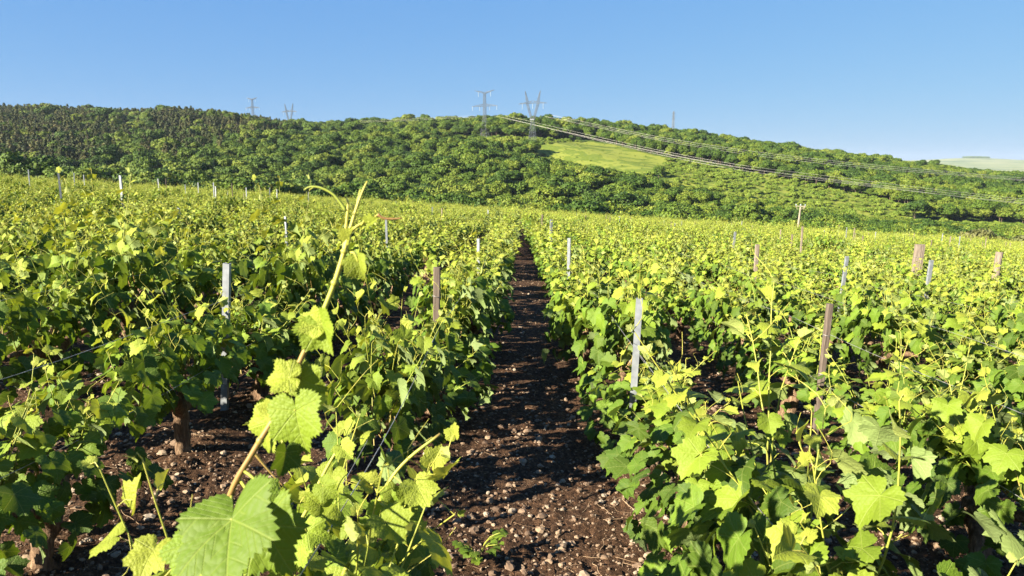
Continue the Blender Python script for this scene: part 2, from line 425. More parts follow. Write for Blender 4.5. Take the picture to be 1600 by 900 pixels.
# near soil with real clods and furrows
def fbm(X, Y, f0, oct=4, seed=0):
    r = np.random.default_rng(seed); out = np.zeros_like(X); a = 1.0
    for k in range(oct):
        for j in range(4):
            th = r.uniform(0, 6.28); ph = r.uniform(0, 6.28); f = f0 * 2 ** k * r.uniform(.75, 1.3)
            out += a * np.sin((X * math.cos(th) + Y * math.sin(th)) * f + ph + 1.5 * np.sin(X * f * .37 + Y * f * .29 + ph)) / 4
        a *= .6
    return out
def soil_h(X, Y):
    xr = (X - SKEW * Y - ROW0) / ROWW; d = np.abs(xr - np.round(xr)) * ROWW
    return .018 + .035 * np.exp(-(d / .17) ** 2) + .012 * fbm(X, Y, 6, 3, 1) + .013 * np.abs(fbm(X, Y, 34, 3, 2))
def build_soil():
    ys = np.concatenate([np.arange(.3, 7, .028), np.geomspace(7, 40, 110)])
    s = np.linspace(-1, 1, 360)
    half = np.maximum(2.6, ys * .95)
    X = half[:, None] * s; Yg = np.broadcast_to(ys[:, None], X.shape)
    rough = rng.normal(0, 1, X.shape)
    Z = SA * X + SB * Yg + soil_h(X, Yg) + .0045 * rough * np.clip(1.5 - Yg / 8, 0, 1)
    ny, nx = X.shape
    V = np.stack([X, Yg, Z], -1).reshape(-1, 3)
    i = np.arange(ny - 1)[:, None] * nx + np.arange(nx - 1)[None, :]
    Fc = np.stack([i, i + 1, i + nx + 1, i + nx], -1).reshape(-1, 4)
    mb = MB(); mb.add(V, Fc)
    prop(mb.obj('soil', [M_SOIL]), kind='structure')
build_soil()
def soil_z(x, y): return float(SA * x + SB * y + soil_h(np.array([x]), np.array([y]))[0])

# stones and dry prunings on the soil
def stone_src(k):
    bm_v = []
    mb = MB(); n = 7; m = 5
    r = np.random.default_rng(50 + k)
    V = [(0, 0, 1)]
    for i in range(1, m):
        th = math.pi * i / m
        for j in range(n):
            ph = 2 * math.pi * (j + .5 * (i % 2)) / n
            V.append((math.sin(th) * math.cos(ph), math.sin(th) * math.sin(ph), math.cos(th)))
    V.append((0, 0, -1)); V = np.array(V)
    V *= (1 + r.uniform(-.22, .22, len(V)))[:, None]; V *= np.array((1, r.uniform(.6, .9), r.uniform(.45, .7)))
    Fc = [(0, 1 + j, 1 + (j + 1) % n) for j in range(n)]
    for i in range(m - 2):
        for j in range(n):
            a = 1 + i * n + j; b = 1 + i * n + (j + 1) % n
            Fc.append((a, a + n, b + n, b))
    e = len(V) - 1
    Fc += [(e, 1 + (m - 2) * n + (j + 1) % n, 1 + (m - 2) * n + j) for j in range(n)]
    mb.add(V, Fc)
    return source('stone_shape', mb.mesh('stone_shape', [M_STONE], False))
def scatter_xy(n, ymin, ymax, wide):
    y = ymin + (ymax - ymin) * rng.random(n) ** 1.6
    x = (rng.random(n) * 2 - 1) * np.maximum(2.2, y * wide)
    return x, y
def build_stones():
    n = 60000
    x, y = scatter_xy(n, .8, 17, .85)
    z = SA * x + SB * y + soil_h(x, y)
    sz = np.clip(.0058 * np.exp(rng.normal(0, .62, n)), .003, .028)
    sc = np.stack([sz, sz, sz], -1)
    eul = np.stack([rng.uniform(-.4, .4, n), rng.uniform(-.4, .4, n), rng.uniform(0, 6.28, n)], -1)
    o = instancer('gravel', np.stack([x, y, z + sz * .15], -1), eul, sc, rng.integers(0, 6, n), [stone_src(k) for k in range(6)])
    prop(o, 'pale and brown stones scattered over the dark vineyard soil', 'gravel', kind='stuff')
    mbs = []
    for k in range(5):
        mb = MB(); c = np.cumsum(np.vstack([[(0, 0, 0)], rng.normal(0, .35, (5, 3)) * (1, 1, .25) + (.7, 0, 0)]), axis=0)
        c -= c.mean(0); mb.tube(curve_pts(c, 9), np.linspace(.06, .035, 9), 5)
        mbs.append(source('twig_shape', mb.mesh('twig_shape', [M_TWIG])))
    n = 2600
    x, y = scatter_xy(n, .9, 12, .85)
    z = SA * x + SB * y + soil_h(x, y)
    L = rng.uniform(.012, .05, n)
    o = instancer('twig_litter', np.stack([x, y, z + .004], -1), np.stack([rng.uniform(-.2, .2, n), rng.uniform(-.2, .2, n), rng.uniform(0, 6.28, n)], -1),
                  np.stack([L, L * .6, L * .6], -1), rng.integers(0, 5, n), mbs)
    prop(o, 'dry broken prunings and bark scraps lying on the vineyard soil', 'litter', kind='stuff')
build_stones()

# ------------------------------------------------------------------ grapevine leaves
def leaf_template(nb, rings, serr=.055, seed=0):
    ph = np.linspace(-math.pi, math.pi, nb, endpoint=False) + math.pi / nb
    K = np.array([0, 27, 52, 80, 108, 138, 160, 172, 180.]); Rr = np.array([1.0, .70, .88, .60, .70, .56, .48, .30, .08])
    r = np.interp(np.degrees(np.abs(ph)), K, Rr)
    teeth = np.where(np.arange(nb) % 2 == 0, 1, -1) * serr * np.clip((170 - np.degrees(np.abs(ph))) / 30, 0, 1)
    r = r * (1 + teeth)
    V = [(0, 0)]; 
    for t in rings:
        rr = r if t == 1 else np.interp(np.degrees(np.abs(ph)), K, Rr * .5 + .5 * np.minimum(Rr, .7))
        for p, q in zip(ph, np.minimum(rr, r * 1.0 if t == 1 else r)): V.append((math.sin(p) * q * t, math.cos(p) * q * t))
    V = np.array(V); n = nb
    Fc = [(0, 1 + (j + 1) % n, 1 + j) for j in range(n) if j != n - 1]
    for k in range(len(rings) - 1):
        for j in range(n - 1):
            a = 1 + k * n + j
            Fc.append((a, a + 1, a + n + 1, a + n))
    return V, np.array([f if len(f) == 4 else (*f, f[2]) for f in Fc]), Fc
LT_FINE = leaf_template(46, (.3, .6, .85, 1.0))
LT_MID = leaf_template(26, (.55, 1.0), .05)
LT_FAR = leaf_template(11, (1.0,), 0.0)
def leaf_shape(T, fold, droop, wave, ph, curl, bl=0.0):
    u, v = T[:, 0], T[:, 1]; r2 = u * u + v * v; an = np.arctan2(u, v)
    z = fold * np.abs(u) - droop * r2 + wave * np.sin(3 * an + ph) * r2 + curl * u * v
    z = z + bl * np.cos(an * 7.2) * np.sqrt(r2) * .5
    return np.stack([u, v, z], -1)
def add_leaf(mb, LT, pos, tip, nrm, size, age, mat=0, r=None, fold=None, droop=None):
    r = r or rng
    V, _, Fc = LT
    L = leaf_shape(V, (r.uniform(.1, .7) if fold is None else fold), (r.uniform(.1, .5) if droop is None else droop), r.uniform(.05, .20), r.uniform(0, 6.28), r.uniform(-.25, .25), r.uniform(0, .08)) * size
    t = np.asarray(tip, float); t /= np.linalg.norm(t) + 1e-9
    n = np.asarray(nrm, float); n = n - t * (n @ t); n /= np.linalg.norm(n) + 1e-9
    s = np.cross(t, n)
    W = np.asarray(pos) + L[:, :1] * s + L[:, 1:2] * t + L[:, 2:3] * n
    V3 = np.concatenate([V, np.zeros((len(V), 1))], 1)
    mb.add(W, Fc, mat, age=age, rnd=r.random(), v_leaf=V3 + np.array((0, 0, r.random() * 40)))

def vine_parts(seed, LT, shoots=16, height=.5, fill=70, spread=.52, lean=(0, 0), lod=0, halfw=.26, zlow=.16, fat=1.0, lf=1.0):
    """One trained vine: low forked trunk, upright shoots with leaves along them, skirt of older leaves. Origin at its base."""
    global rng
    keep = rng; rng = r = np.random.default_rng(seed)
    tr, sh, fo = MB(), MB(), MB()
    if lod < 2:
        hx, hy = r.normal(0, .02, 2)
        for sgn in (-1, 1):
            c = [(0, 0, -.06), (r.normal(0, .015), r.normal(0, .02), .10), (hx, hy, .22), (hx + r.normal(0, .03), sgn * .14, .33), (r.normal(0, .03), sgn * .30, .37), (r.normal(0, .03), sgn * .46, .40)]
            n = 20 if lod == 0 else 8
            tr.tube(curve_pts(c, n), np.interp(np.linspace(0, 1, n), [0, .25, .5, .75, 1], [.042, .033, .036, .021, .012]) * fat * (1 + r.normal(0, .10 * fat, n)), 9 if lod == 0 else 5, jitter=.14)
    for k in range(shoots):
        y0 = np.clip(r.normal(0, spread * .62), -spread * 1.2, spread * 1.2); x0 = r.normal(0, .035)
        L = height * (r.uniform(.5, 1.15) if r.random() < .8 else r.uniform(1.1, 1.6))
        d = np.array((r.normal(0, .42), r.normal(0, .25), 1.0)); d /= np.linalg.norm(d)
        bend = np.array((r.normal(0, .5), r.normal(0, .5), -abs(r.normal(0, .35)))) * .8
        nn = max(4, int(L / .065))
        p = np.array((x0, y0, .36 + r.uniform(-.04, .06))); P = [p]
        dd = d.copy()
        for i in range(nn):
            dd = dd + bend * (L / nn) + r.normal(0, .05, 3); dd /= np.linalg.norm(dd); p = p + dd * L / nn
            if abs(p[0]) > halfw + .1: dd[0] *= -.3
            P.append(p)
        P = np.array(P); m = len(P)
        if lod < 2: sh.tube(P, np.linspace(.0032, .0011, m), 5 if lod == 0 else 3, cap=False, age=np.repeat(np.linspace(.30, .85, m), 5 if lod == 0 else 3))
        az = r.uniform(0, 6.28)
        for i in range(1, m):
            t = i / (m - 1)
            az += math.pi + r.normal(0, .45)
            h = np.array((math.cos(az), math.sin(az) * .8, 0))
            # leaves face the open side of the row
            h[0] += .35 * np.sign(P[i][0] + r.normal(0, .08))
            h /= np.linalg.norm(h)
            sz = np.interp(t, [0, .35, .7, .9, 1], [.063, .072, .057, .037, .021]) * r.uniform(.55, 1.28) * lf
            pl = sz * r.uniform(.7, 1.15)
            q = P[i] + h * pl * .8 + np.array((0, 0, pl * r.uniform(.1, .7)))
            if lod == 0: sh.tube([P[i], (P[i] + q) / 2 + (0, 0, .008), q], .0011, 3, cap=False, age=.6 + .4 * t)
            tip = h * r.uniform(.4, 1) + np.array((0, 0, -r.uniform(.1, 1.3) * (1.15 - .9 * t))) + r.normal(0, .25, 3)
            nr = h * r.uniform(.2, .9) + np.array((0, 0, 1.0)) + r.normal(0, .3, 3)
            if t > .86: tip = dd * .7 + h * .7 + r.normal(0, .3, 3); nr = -h + r.normal(0, .3, 3)
            add_leaf(fo, LT, q, tip, nr, sz, np.clip((.14 + .82 * t ** 1.15) + .25 * (P[i][2] - .5) + r.normal(0, .07), 0, 1), r=r, fold=(r.uniform(.3, .9) if t > .85 else None))
            if lod < 2 and t > .45 and r.random() < .22:      # tendril
                c = [P[i], P[i] - h * .03 + (0, 0, .03), P[i] - h * .06 + (r.normal(0, .02), r.normal(0, .02), .07), P[i] - h * .05 + (r.normal(0, .03), r.normal(0, .03), .11)]
                sh.tube(curve_pts(c, 8), np.linspace(.0011, .0006, 8), 3, cap=False, age=.9)
    for k in range(fill):                                      # older leaves low on the wood
        x = r.choice((-1, 1)) * halfw * r.uniform(.25, 1.15); y = np.clip(r.normal(0, spread * .7), -spread - .1, spread + .1); z = r.uniform(zlow, .70)
        x *= 1 - .45 * abs(z - .5)
        h = np.array((np.sign(x), r.normal(0, .5), 0)); h /= np.linalg.norm(h)
        tip = h * r.uniform(.2, .8) + np.array((0, 0, -r.uniform(.4, 1.2))) + r.normal(0, .2, 3)
        nr = h + np.array((0, 0, r.uniform(.3, 1.2))) + r.normal(0, .25, 3)
        add_leaf(fo, LT, (x, y, z), tip, nr, r.uniform(.052, .086) * lf, np.clip(r.normal(.12, .10) + .25 * (z - .4), 0, 1), r=r)
    rng = keep
    return tr, sh, fo

print('templates')
VARS = [vine_parts(100 + k, LT_FINE, shoots=random.randint(21, 27), height=(.40, .46, .52, .44, .56)[k % 5], fill=120, spread=(.40, .34, .45)[k % 3]) for k in range(10)]
VMESH = [(a.mesh('trunk', [M_BARK]), b.mesh('shoots', [M_SHOOT]), c.mesh('foliage', [M_LEAF])) for a, b, c in VARS]
_a, _b, _c = vine_parts(171, LT_FINE, shoots=24, height=.46, fill=120, zlow=.34, fat=1.2)
BARE = (_a.mesh('trunk', [M_BARK]), _b.mesh('shoots', [M_SHOOT]), _c.mesh('foliage', [M_LEAF]))
def vine(x, y, k, rz, label, group, sc=(1, 1, 1)):
    e = empty('grapevine', (x, y, float(SA * x + SB * y) + .04), rz); e.scale = sc
    prop(e, label, 'grapevine', group)
    for nm, me in zip(('trunk', 'shoots', 'foliage'), BARE if k < 0 else VMESH[k]):
        link(bpy.data.objects.new(nm, me), e)
    return e

ORD = ['first', 'second', 'third', 'fourth', 'fifth', 'sixth', 'seventh', 'eighth', 'ninth', 'tenth', 'eleventh', 'twelfth', 'thirteenth', 'fourteenth', 'fifteenth', 'sixteenth', 'seventeenth', 'eighteenth', 'nineteenth', 'twentieth']
def row_text(k):
    n, side = (-k, 'left') if k <= 0 else (k - 1, 'right')
    return ORD[min(n, 19)], side
def in_view(x, y, m=.85):
    return abs(x) < y * .78 + m
# all vine spots in the field
spots = []
for k in range(-95, 96):
    X = ROW0 + ROWW * k
    off = random.random()
    y = {0: 3.3, 1: 1.75, -1: 2.38, 2: 2.75}.get(k, .7 + off)
    while y < YEND:
        X = ROW0 + ROWW * k + SKEW * y
        if in_view(X, y):
            if random.random() > .05: spots.append((X + random.gauss(0, .045), y + random.gauss(0, .06), k))
        y += 1.0
spots.sort(key=lambda s: s[1] ** 2 + s[0] ** 2)
near, rest = spots[:297], spots[297:]
print('vines', len(spots), 'near limit', near[-1])
count = {}
for i, (x, y, k) in enumerate(near):
    o_, side = row_text(k); row = f'the {o_} row {side} of the soil path'
    zone = 'near the camera' if y < 6 else ('middle distance' if y < 11 else 'farther down')
    vx = pix((x, y, SA * x + SB * y + .6))[0]
    if y < 6 and -60 < vx < 1660:
        count[k] = count.get(k, 1 if k == 0 else 0) + 1
        lab = f'{ORD[count[k] - 1]} bushy green grapevine from the camera in {row}'
    else: lab = f'leafy green grapevine in {row}, {zone}'
    kv = random.randrange(10)
    if k == -1 and 3.1 < y < 3.7: kv = -1; y = 3.42; lab = 'grapevine with bare gnarled forked trunk, left of the tall foreground shoot'
    zs, ysc = random.uniform(.84, 1.16) * (.9 if y > 6 else 1), random.uniform(.92, 1.08)
    ys_ = {0: 4.65, 1: 3.75, 2: 4.1, -1: 4.15}.get(k)
    if ys_ and -1.3 < y - ys_ < .35: zs *= {0: .68, 1: .72, 2: .8, -1: .9}[k]    # lower growth round the near stakes
    if k in (-1, -2) and y < 8: zs *= 1.12
    if k == -1 and 2.1 < y < 2.7: y -= .15; ysc = .8; zs = .85
    vine(x, y, kv, random.choice((0, math.pi)) + random.gauss(0, .08), lab, f'grapevines in {row}, {zone}', (random.uniform(.85, 1.2) * (1.22 if k in (0, 1) and y > 6 else 1), ysc, zs))

# the rest of the vineyard, more vines than one could label: one object
FSRC = []
for k in range(7):
    a, b, c = vine_parts(300 + k, LT_MID, shoots=30, height=(.34, .44, .54)[k % 3], fill=110, lod=1, spread=(.38, .46, .42)[k % 3], halfw=.24, lf=.82)
    for q in (a,): pass
    mb = MB()
    for src, mi in ((a, 0), (b, 1), (c, 2)):
        st = 0
        for ch in range(len(src.v)): pass
    me_f = c.mesh('vine_copy', [M_LEAF_FAR, M_SHOOT, M_BARK])
    FSRC.append((a, b, c))
def merge(parts, mats):
    mb = MB(); V = []; 
    for mi, p in enumerate(parts):
        off = mb.n
        if not p.v: continue
        mb.v.append(np.concatenate(p.v)); mb.f += [tuple(i + off for i in q) for q in p.f]; mb.m += [mi] * len(p.f)
        for a in ('age', 'rnd', 'v_leaf'):
            for st, kk, val in p.att.get(a, []): mb.att.setdefault(a, []).append((st + off, kk, val))
        mb.n += p.n
    return mb
fs = [source('vine_copy', merge(p, None).mesh('vine_copy', [M_BARK, M_SHOOT, M_LEAF_FAR])) for p in FSRC]
P = np.array([(x, y, SA * x + SB * y + .03) for x, y, k in rest])
n = len(P)
clump = .16 * np.sin(P[:, 0] * 1.9 + P[:, 1] * .53) * np.sin(P[:, 1] * 1.21 + P[:, 0] * .37)
tallf = np.where(rng.random(n) < .10, rng.uniform(1.15, 1.5, n), 1.0)
o = instancer('vineyard_rows', P, np.stack([np.zeros(n), np.zeros(n), rng.choice([0, math.pi], n) + rng.normal(0, .08, n)], -1),
              np.stack([rng.uniform(.9, 1.3, n) * np.where(np.abs(P[:, 0] - SKEW * P[:, 1]) < 1, 1.45, 1.0), rng.uniform(.98, 1.1, n), np.clip((rng.uniform(.62, 1.16, n) + clump) * tallf, .55, 1.55)], -1), rng.integers(0, len(fs), n), fs)
prop(o, 'mass of further grapevine rows running down the slope to the wood', 'vineyard', kind='stuff')

# ------------------------------------------------------------------ stakes
def stake_spot(x, ytop, want=1.0):
    best = None
    for k in range(-90, 91):
        X = ROW0 + ROWW * k
        if abs(x - 812) < 6: continue
        Yd = X * F * 1.01 / (x - 800 - SKEW * F)
        if Yd < 1.5 or Yd > 108: continue
        p = at(x, ytop, Yd); h = p.z - (SA * p.x + SB * p.y)
        sc = abs(h - want)
        if ytop < 320 + .066 * (x - 808) + 8: sc = abs(Yd - 48 - 9 * math.sin(x * 1.7))
        if best is None or sc < best[0]: best = (sc, p.x, Yd, h, k)
    return best[1:]
def metal_stake(x, y, h, label, group, lean=(0, 0), w=.034):
    w *= .8
    e = empty('vineyard_stake', (x, y, SA * x + SB * y)); e.rotation_euler = (lean[1], lean[0], random.uniform(-.5, .5)); prop(e, label, 'stake', group)
    mb = MB()                                                   # an open steel profile: web, two flanges and returns
    t = .003
    mb.box((0, 0, h / 2 - .1), (w, t, h + .2)); 
    for s in (-1, 1):
        mb.box((s * (w / 2 + t / 2), w * .35, h / 2 - .1), (t, w * .7 + t, h + .2))
        mb.box((s * (w / 2 - .003), w * .7 + t * 1.6, h / 2 - .1), (.010, t, h + .2))
    mb.obj('post', [M_METAL], e, False)
    nb = MB()
    for z in (h * .45, h * .62, h * .8):
        nb.tube([(-w / 2 - .004, .004, z), (-w / 2 - .014, .004, z + .004), (-w / 2 - .014, .004, z + .018)], .0022, 5)
    nb.obj('wire_hook', [M_METAL], e)
    return e
def wood_stake(x, y, h, label, group, lean=(0, 0), w=.045, d=.04, pale=False, name='vineyard_stake', round_=False):
    w *= .88; d *= .88
    e = empty(name, (x, y, SA * x + SB * y), 0); e.rotation_euler = (lean[1], lean[0], random.uniform(-.4, .4)); prop(e, label, 'stake', group)
    mb = MB(); n = 14
    zz = np.linspace(-.15, h, n)
    if round_:
        mb.tube(np.stack([rng.normal(0, .002, n), rng.normal(0, .002, n), zz], -1), w / 2 * (1 + rng.normal(0, .025, n)), 12, jitter=.04)
    else:
        b = w * .12; prof = [(-w / 2 + b, -d / 2), (w / 2 - b, -d / 2), (w / 2, -d / 2 + b), (w / 2, d / 2 - b), (w / 2 - b, d / 2), (-w / 2 + b, d / 2), (-w / 2, d / 2 - b), (-w / 2, -d / 2 + b)]
        V = np.concatenate([np.array([(px * (1 + rng.normal(0, .02)), py, z) for px, py in prof]) for z in zz])
        Fc = [(i * 8 + j, i * 8 + (j + 1) % 8, (i + 1) * 8 + (j + 1) % 8, (i + 1) * 8 + j) for i in range(n - 1) for j in range(8)] + [tuple((n - 1) * 8 + j for j in range(8))]
        mb.add(V, Fc)
    mb.obj('post', [M_WOODP if pale else M_WOOD], e, False)
    nb = MB()
    for z in (h * .55, h * .8):
        a = np.linspace(0, 2 * math.pi, 13); rr = w * (.53 if round_ else .66)
        nb.tube(np.stack([np.cos(a) * rr, np.sin(a) * rr, z + .004 * np.sin(a * 2)], -1), .0018, 4, cap=False)
    nb.obj('wire_tie', [M_WIRE], e)
    return e
# the near ones, each with its own look
def near_stake(x, ytop, Y, fn, label, lean=(0, 0), **kw):
    p = at(x, ytop, Y); h = p.z - (SA * p.x + SB * p.y); hh = h
    bx = p.x - math.tan(lean[0]) * h; by = p.y + math.tan(lean[1]) * h
    return fn(bx, by, h, label, None, lean, **kw)
near_stake(354, 412, 4.15, metal_stake, 'tall galvanised grey stake leaning right beside the vine with bare trunk', (.09, 0), w=.042)
near_stake(683, 418, 4.65, wood_stake, 'dark brown square wooden stake just left of the soil path', (.03, 0), w=.052)
near_stake(999, 467, 3.75, metal_stake, 'pale galvanised stake in the first row right of the path', (.03, 0), w=.038)
near_stake(1297, 475, 4.1, wood_stake, 'brown wooden stake among dense leaves in the second row right of the path', (.035, 0), w=.036)
near_stake(445, 338, 11.2, metal_stake, 'slim grey metal stake behind the tall foreground shoot, left of it', (0, 0))
near_stake(889, 372, 8.2, metal_stake, 'slim pale metal stake standing alone right of the far soil path', (0, 0), w=.036)
near_stake(747, 373, 8.4, metal_stake, 'slim pale metal stake behind the dark wooden stake by the path', (0, 0), w=.034)
near_stake(603, 342, 11.5, metal_stake, 'slim grey metal stake seen right of the foreground shoot tip', (0, 0))
near_stake(1325, 401, 8.6, metal_stake, 'grey metal stake leaning right in the field behind the brown wooden stake', (.06, 0), w=.04)
near_stake(1457, 407, 9.2, metal_stake, 'pale metal stake leaning right, in front of the pair of thick wooden posts', (.05, 0), w=.05)
near_stake(1435, 382, 13.2, wood_stake, 'thick brown wooden post, left one of a close pair on the right slope', (.04, 0), w=.13, d=.10, pale=True)
near_stake(1442.5, 382, 13.5, wood_stake, 'narrower pale wooden post, right one of a close pair on the right slope', (.03, 0), w=.08, d=.07, pale=True)
near_stake(1562, 394, 11.8, wood_stake, 'thick round pale wooden post standing alone near the right edge', (.05, 0), w=.125, pale=True, round_=True)
near_stake(91, 270, 21, metal_stake, 'tall dark grey metal stake standing high above the left vines', (0, 0), w=.055)
near_stake(187, 274, 22, metal_stake, 'stout grey metal stake on the left, in front of the pine slope', (0, 0), w=.075)
near_stake(278, 325, 13.5, metal_stake, 'short grey metal stake between the leaves, left of the slim one', (0, 0), w=.05)
near_stake(1254, 354, 18.0, wood_stake, 'tall pale wooden stake right below the small utility pole', (0, 0), w=.05, pale=True)
stk = [(43, 265, 0), (113, 270, 0), (130, 273, 0), (247, 279, 0), (259, 279, 1), (288, 288, 0), (308, 285, 0), (332, 285, 0), (335, 291, 0), (362, 286, 1), (383, 293, 0),
       (407, 295, 1), (420, 293, 0), (431, 296, 0), (474, 306, 1), (480, 300, 0), (675, 326, 0), (763, 331, 0), (845, 335, 1), (860, 343, 0), (953, 341, 1), (947, 337, 1), (1048, 350, 1),
       (1053, 352, 0), (914, 339, 1), (968, 338, 0), (985, 341, 1), (1085, 345, 2), (1144, 367, 0), (1159, 345, 0), (1195, 352, 2), (1181, 390, 2), (1220, 361, 2), (1236, 371, 1), (1288, 362, 0),
       (1311, 352, 2), (1323, 355, 0), (1333, 356, 2), (1347, 372, 1), (1356, 365, 2), (1367, 362, 0), (1473, 365, 0), (1485, 369, 2), (1500, 369, 0), (1535, 381, 1), (1541, 372, 2), (1572, 378, 2), (1597, 378, 2), (1421, 364, 2), (1428, 364, 2), (1516, 373, 2)]
KIND = [('grey metal stake', metal_stake), ('dark wooden stake', wood_stake), ('pale wooden stake', wood_stake)]
for x, yt, kd in stk:
    X, Yd, h, k = stake_spot(x, yt, 1.03)
    h = min(max(h, 1.12), 1.8)
    zone = 'on the left slope' if x < 560 else ('near the head of the soil path' if x < 1000 else 'on the right slope')
    nm, fn = KIND[kd]
    kw = {'pale': True, 'w': .06} if kd == 2 else ({'w': .055} if kd else {'w': .058})
    fn(X, Yd, h, f'{nm} rising just above the far vines {zone}', f'{nm}s in the far vines {zone}', (random.gauss(.02, .02), random.gauss(0, .02)), **kw)
for k in range(60):                                             # further small stakes of the same rows
    y = random.uniform(26, 100); kk = random.randint(-60, 60); X = ROW0 + ROWW * kk + SKEW * y
    if not in_view(X, y): continue
    zone = 'on the left slope' if X < -.2 * y else ('near the head of the soil path' if X < .2 * y else 'on the right slope')
    nm, fn = KIND[random.choice((0, 0, 1, 2) if X < 0 else (0, 1, 2, 2))]
    fn(X, y, random.uniform(1.0, 1.2), f'{nm} rising just above the far vines {zone}', f'{nm}s in the far vines {zone}', (random.gauss(0, .03), random.gauss(0, .03)), **({'pale': True} if nm.startswith('pale') else {}))

# trellis wires along the near rows
for k in range(-3, 5):
    X = ROW0 + ROWW * k
    for z, word in ((.50, 'lower'), (.74, 'upper')):
        ys = np.concatenate([np.arange(.9, 12, .25), np.arange(12, 45, 1.0)])
        sag = -.02 * np.abs(np.sin(ys * math.pi / 5)) + .01 * np.sin(ys * 2.3 + k)
        xs = X + SKEW * ys + .09 * (1 if (k + (word == 'upper')) % 2 else -1) + .02 * np.sin(ys * 1.1 + k * 2)
        mb = MB(); mb.tube(np.stack([xs, ys, SA * xs + SB * ys + z + sag], -1), .0013, 5)
        o_, side = row_text(k)
        prop(mb.obj('trellis_wire', [M_WIRE]), f'thin {word} steel trellis wire along the {o_} row {side} of the path', 'wire', 'trellis wires')

# ------------------------------------------------------------------ foreground vine with the tall shoot
def hero():
    global rng
    rng = r = np.random.default_rng(911)
    bx, by = -.42, 1.32; bz = SA * bx + SB * by
    e = empty('grapevine', (0, 0, 0)); e.location = (bx, by, bz)
    prop(e, 'grapevine in the foreground with one tall bent shoot and a very large leaf', 'grapevine', 'grapevines in the first row left of the soil path, near the camera')
    off = np.array((bx, by, bz))
    A = lambda x, y, Y: np.array(at(x, y, Y)) - off
    tr, sh, fo = vine_parts(977, LT_FINE, shoots=26, height=.60, fill=95, spread=.36, halfw=.19)
    tr.obj('trunk', [M_BARK], e); sh.obj('shoots', [M_SHOOT], e); fo.obj('foliage', [M_LEAF], e)
    # tall shoot
    ctrl = [A(300, 960, .98), A(355, 785, .93), A(396, 706, .93), A(436, 640, .94), A(470, 562, .95), A(497, 505, .955), A(520, 450, .96), A(536, 400, .965), A(545, 365, .97)]
    c = curve_pts(ctrl, 40)
    mb = MB(); mb.tube(c, np.linspace(.0044, .0034, 40), 10, age=np.repeat(np.interp(np.linspace(0, 1, 40), [0, .55, .72, 1], [.2, .27, .8, .95]), 10), jitter=.03)
    for t in (5, 11, 18, 24, 30, 35):                            # swollen nodes
        mb.tube([c[t] - (c[t + 1] - c[t]) * .5, c[t], c[t] + (c[t + 1] - c[t]) * .5], [.0034, .0058, .0034], 10, age=.35 if t < 24 else .8)
    for ctrl2, r0 in (([(545, 365), (556, 328), (566, 300), (574, 283)], .0034), ([(540, 385), (552, 345), (558, 318), (563, 296)], .0028), ([(536, 400), (541, 350), (544, 318), (541, 310)], .0030),
                      ([(540, 395), (549, 360), (553, 330), (549, 318)], .0030), ([(545, 365), (560, 352), (578, 345), (592, 334)], .0034)):
        q = curve_pts([A(x, y, .968 + .004 * i) for i, (x, y) in enumerate(ctrl2)], 12)
        mb.tube(q, np.linspace(r0 * .75, r0 * .32, 12), 7, age=.98)
    s = mb.obj('tall_shoot', [M_SHOOT], e)
    for pts, ag in (([(541, 330), (533, 318), (520, 303), (500, 293), (484, 292), (475, 297)], .55), ([(590, 335), (600, 341), (614, 342), (628, 341)], .12), ([(396, 706), (420, 735), (448, 765)], .3)):
        tm = MB(); q = curve_pts([A(x, y, .965) for x, y in pts], 14); tm.tube(q, np.linspace(.0024, .0010, 14), 6, age=ag); tm.obj('tendril', [M_SHOOT], s)
    def leaf(junc, tip, Yj, Yt, size, age, nrm, fold=.3, droop=.2, node=None, label=None):
        L = MB(); a = A(*junc, Yj); b = A(*tip, Yt)
        add_leaf(L, LT_HERO, a, b - a, nrm, size, age, r=r, fold=fold, droop=droop)
        if node is not None:
            nd = A(*node); L.tube(curve_pts([nd, (nd + a) / 2 + (0, 0, .006), a], 8), np.linspace(.0022, .0015, 8), 6, mat=1, age=.75)
        o = L.obj('leaf', [M_LEAF, M_SHOOT], s)
        if label: o['label'] = label
    cam_n = lambda x, y, z: np.array((x, y, z), float)
    leaf((503, 508), (520, 553), .945, .93, .045, .62, cam_n(-.5, -.9, .35), .75, .1, (492, 520, .955))
    leaf((497, 507), (470, 492), .945, .95, .030, .8, cam_n(-.4, -.8, .5), .5, .1, (492, 520, .955))
    leaf((452, 590), (414, 592), .93, .93, .036, .85, cam_n(-.5, -.8, .6), .4, .2, (455, 600, .945))
    leaf((470, 592), (510, 612), .95, .94, .040, .66, cam_n(-.3, -1, .4), .3, .3, (462, 585, .945))
    leaf((462, 642), (473, 722), .915, .895, .062, .55, cam_n(-.35, -1, .35), .22, .15, (440, 632, .94))
    leaf((420, 660), (400, 722), .96, .96, .052, .72, cam_n(-.5, -.8, .5), .35, .3, (436, 640, .945))
    leaf((423, 640), (400, 636), .95, .95, .020, .9, cam_n(-.3, -.8, .6), .6, .2, (430, 640, .945))
    leaf((446, 708), (437, 766), .90, .89, .034, .12, cam_n(.75, -.6, .1), .5, .2, (430, 660, .945))
    leaf((560, 410), (568, 446), .96, .955, .028, .8, cam_n(-.4, -.8, .4), .8, .3, (548, 395, .965))
    leaf((578, 348), (592, 340), .96, .955, .014, .85, cam_n(-.4, -.8, .4), .9, .1, (565, 352, .968))
    leaf((362, 812), (350, 905), .80, .735, .098, .30, cam_n(-.40, -.6, .85), .38, .24, (362, 775, .93), 'very large blistered leaf')
    leaf((412, 820), (452, 900), .86, .82, .076, .42, cam_n(-.35, -.7, .75), .35, .3, (375, 750, .93))
    leaf((300, 850), (262, 905), .84, .81, .052, .4, cam_n(-.5, -.6, .8), .4, .3, (345, 800, .93))
